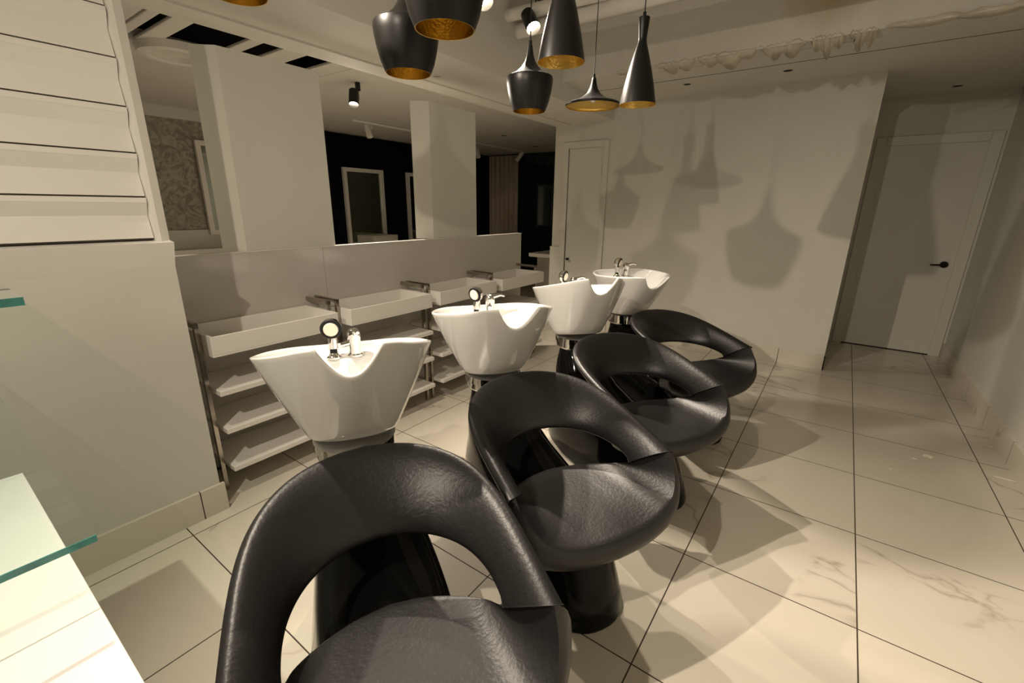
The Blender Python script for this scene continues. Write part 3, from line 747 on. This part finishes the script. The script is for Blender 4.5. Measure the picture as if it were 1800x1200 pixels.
# ------------------------------------------------------------------ debris
for (u, v, s, lab) in ((1630, 802, .022, 'largest white plaster crumb on the floor tiles'), (1607, 806, .009, 'small white plaster crumb beside the largest one'), (1765, 841, .02, 'thin pale paint flake near the right baseboard'), (1565, 824, .006, 'tiny white speck on the floor toward the chairs')):
    p = onz(u, v, 0); bm = bmesh.new(); bmesh.ops.create_icosphere(bm, subdivisions=2, radius=s)
    for w in bm.verts: w.co = Vector((w.co.x*(1+.5*random.random()), w.co.y*(.7+.5*random.random()), abs(w.co.z)*.35*(.4+random.random())))
    if 'flake' in lab:
        for w in bm.verts: w.co.x *= 2; w.co.y *= .5; w.co.z *= .2
    o = finish('plaster_crumb', bm, M['rubber']); o.location = p; tag(o, lab, 'debris', 'plaster debris')

# ------------------------------------------------------------------ room beyond
XW = -6.6
bm = bmesh.new(); box(bm, (XW-.1, -2.2, 0), (XW, 4.0, 2.6)); struct(finish('wall_far_left', bm, M['stucco']), 'grey swirled stucco wall of the dark room')
struct(boxo('trim_10', (XW, -2.2, 2.38), (XW+.06, 3.6, 2.5), M['wall']), 'plain band above the stucco wall')
struct(boxo('baseboard_far_left', (XW, -2.2, .9), (XW+.02, 3.6, 1.12), M['trim']), 'pale dado under the stucco')
struct(boxo('wall_far_right', (XW-.1, 4.0, 0), (XW, 8.4, 2.6), M['void']), 'dark wall behind the black curtain')
struct(boxo('wall_far_back', (-6.7, 8.3, 0), (-2.9, 8.4, 2.6), M['void']), 'dark outer wall behind the window')
struct(boxo('window_1', (-5.95, 8.22, .0), (-3.0, 8.24, 2.5), M['tint']), 'dark night window of the far room')
struct(boxo('wall_far_front', (-2.95, 5.085, 0), (-2.85, 8.4, 2.6), M['wall']))
def curtain(name, P, Q, z0, z1, amp, per, m, lab, thick=0):
    P = Vector(P); Q = Vector(Q); L = (Q-P).length; n = int(L/per*10); d = (Q-P)/L; nr = Vector((-d.y, d.x))
    bm = bmesh.new(); R = []
    for z in (z0, lerp(Vector((z0, 0)), Vector((z1, 0)), .5).x, z1):
        row = []
        for i in range(n+1):
            s = L*i/n; a = amp*(math.sin(2*PI*s/per)+.4*math.sin(2*PI*s/per*.37+1))*(1 if z < z1 else .8)
            q = P+d*s+nr*a; row.append(Vector((q.x, q.y, z)))
        R.append(row)
    rings_mesh(bm, R, closed=False); o = finish(name, bm, m, None, True); md = o.modifiers.new('s', 'SOLIDIFY'); md.thickness = .004
    tag(o, lab, 'curtain', None)
curtain('black_curtain', (XW+.08, 4.05), (XW+.08, 8.0), .02, 2.47, .025, .11, M['curtain'], 'floor-length black curtain along the far wall')
curtain('beige_curtain', (-6.5, 8.12), (-5.72, 8.12), .02, 2.47, .028, .12, M['beige'], 'beige pleated curtain beside the dark window')
def framed_mirror(x, y0, y1, z0, z1, lab, w=.055, lean=0):
    o = empty('framed_mirror', (x, (y0+y1)/2, z0)); tag(o, lab, 'mirror', 'framed mirrors in the dark room')
    bm = bmesh.new(); yc = (y0+y1)/2; a, b, h = y0-yc, y1-yc, z1-z0
    box(bm, (0, a, 0), (.05, a+w, h)); box(bm, (0, b-w, 0), (.05, b, h)); box(bm, (0, a+w, 0), (.05, b-w, w)); box(bm, (0, a+w, h-w), (.05, b-w, h)); finish('frame', bm, M['white'], o)
    bm = bmesh.new(); box(bm, (.004, a+w, w), (.02, b-w, h-w)); finish('mirror_glass', bm, mirr, o)
mirr = mat('dim_mirror', (.55, .6, .55), .05, metal=1)
framed_mirror(XW+.12, 4.44, 5.20, .80, 2.0, 'framed mirror on the black curtain between the divider panels')
framed_mirror(XW+.12, 5.72, 6.48, .80, 2.0, 'framed mirror partly hidden by the farther divider panel')
framed_mirror(XW+.03, 2.49, 3.25, 1.06, 2.17, 'framed mirror on the stucco wall left of the wide divider panel')
def station(y0, y1, lab):
    o = boxo('station_cabinet', (XW+.2, y0, .80), (XW+.55, y1, 1.03), M['wall'], bev=.01); 
    bmx = bmesh.new(); 
    return tag(o, lab, 'cabinet', 'styling station cabinets')
def cabinet(y0, y1, lab):
    o = empty('station_cabinet', (XW+.2, y0, 0)); tag(o, lab, 'cabinet', 'styling station cabinets')
    bm = bmesh.new(); box(bm, (0, 0, .0), (.42, y1-y0, .98), bev=.008); finish('body', bm, M['trim'], o)
    bm = bmesh.new(); box(bm, (.42, .03, .70), (.432, (y1-y0)-.03, .95), bev=.003); finish('drawer', bm, M['trim'], o)
cabinet(4.56, 5.05, 'cream styling cabinet in front of the mirror between the panels')
cabinet(5.82, 6.32, 'cream styling cabinet beside the farther divider panel')
o = empty('wall_ledge', (XW+.02, 1.2, .85)); tag(o, 'pale ledge under the stucco wall mirror', 'ledge')
bm = bmesh.new(); box(bm, (0, -.6, .0), (.25, 2.2, .05)); finish('board', bm, M['trim'], o)
bm = bmesh.new(); box(bm, (0, -.6, -.83), (.22, 2.2, -.05)); finish('base', bm, M['void'], o)
struct(boxo('trim_11', (XW+.0, 3.62, .6), (XW+.05, 8.0, .78), M['trim']), 'pale low band behind the black curtain')
# round ceiling collar beyond
p = onz(312, 98, 2.46)
o = empty('ceiling_collar', (p.x, p.y, 2.5)); tag(o, 'round stepped ring on the dark room ceiling', 'ceiling ring')
bm = bmesh.new(); lathe(bm, [(.17, 0), (.17, -.05), (.20, -.06), (.235, -.05), (.24, 0)], 48); finish('ring', bm, M['white'], o, True, 40)
bm = bmesh.new(); lathe(bm, [(0, -.012), (.17, -.012)], 40); finish('inner_plate', bm, M['ceil'], o)
# white track spots beyond
for (u, v, aim, lab) in ((650, 236, (.4, -.1, -.9), 'unlit white spotlight on the white track between the panels'), (841, 273, (.4, -.2, -.8), 'unlit white spotlight peeking past the farther divider panel'), (908, 280, (-.5, -.3, -.8), 'unlit white spotlight in front of the beige curtain')):
    q = onz(u, v, 2.36); spotlight((q.x, q.y, 2.33), (q.x+aim[0], q.y+aim[1], 2.33+aim[2]), 2.5, M['white'], lab, 0, on=False, length=.2, r=.045)
a = onz(655, 216, 2.49); b = onz(905, 268, 2.49)
bm = bmesh.new(); tube(bm, (a.x, a.y-.3, 2.485), (a.x-.05, 7.9, 2.485), .018, n=8); tag(finish('light_track', bm, M['white']), 'thin white track on the dark room ceiling', 'light track')
# desk beyond the far end
o = empty('reception_desk', (-3.2, 5.4, 0)); tag(o, 'pale worktop desk behind the end of the back wall', 'desk')
bm = bmesh.new(); box(bm, (-.27, -.2, .79), (.17, .55, .84), bev=.003); finish('worktop', bm, M['desk'], o)
bm = bmesh.new(); box(bm, (-.14, -.18, 0), (.17, .5, .79)); finish('base', bm, M['greywood'], o)

# ------------------------------------------------------------------ world and view
w = bpy.data.worlds.new('world'); sc.world = w; w.use_nodes = True
w.node_tree.nodes['Background'].inputs[0].default_value = (1, .86, .66, 1); w.node_tree.nodes['Background'].inputs[1].default_value = .03
vs = sc.view_settings; vs.view_transform = 'Standard'; vs.look = 'None'; vs.exposure = -.06; vs.gamma = 1; vs.use_curve_mapping = False
sc.cycles.max_bounces = 8; sc.cycles.use_denoising = True
sc.cycles.sample_clamp_indirect = 6
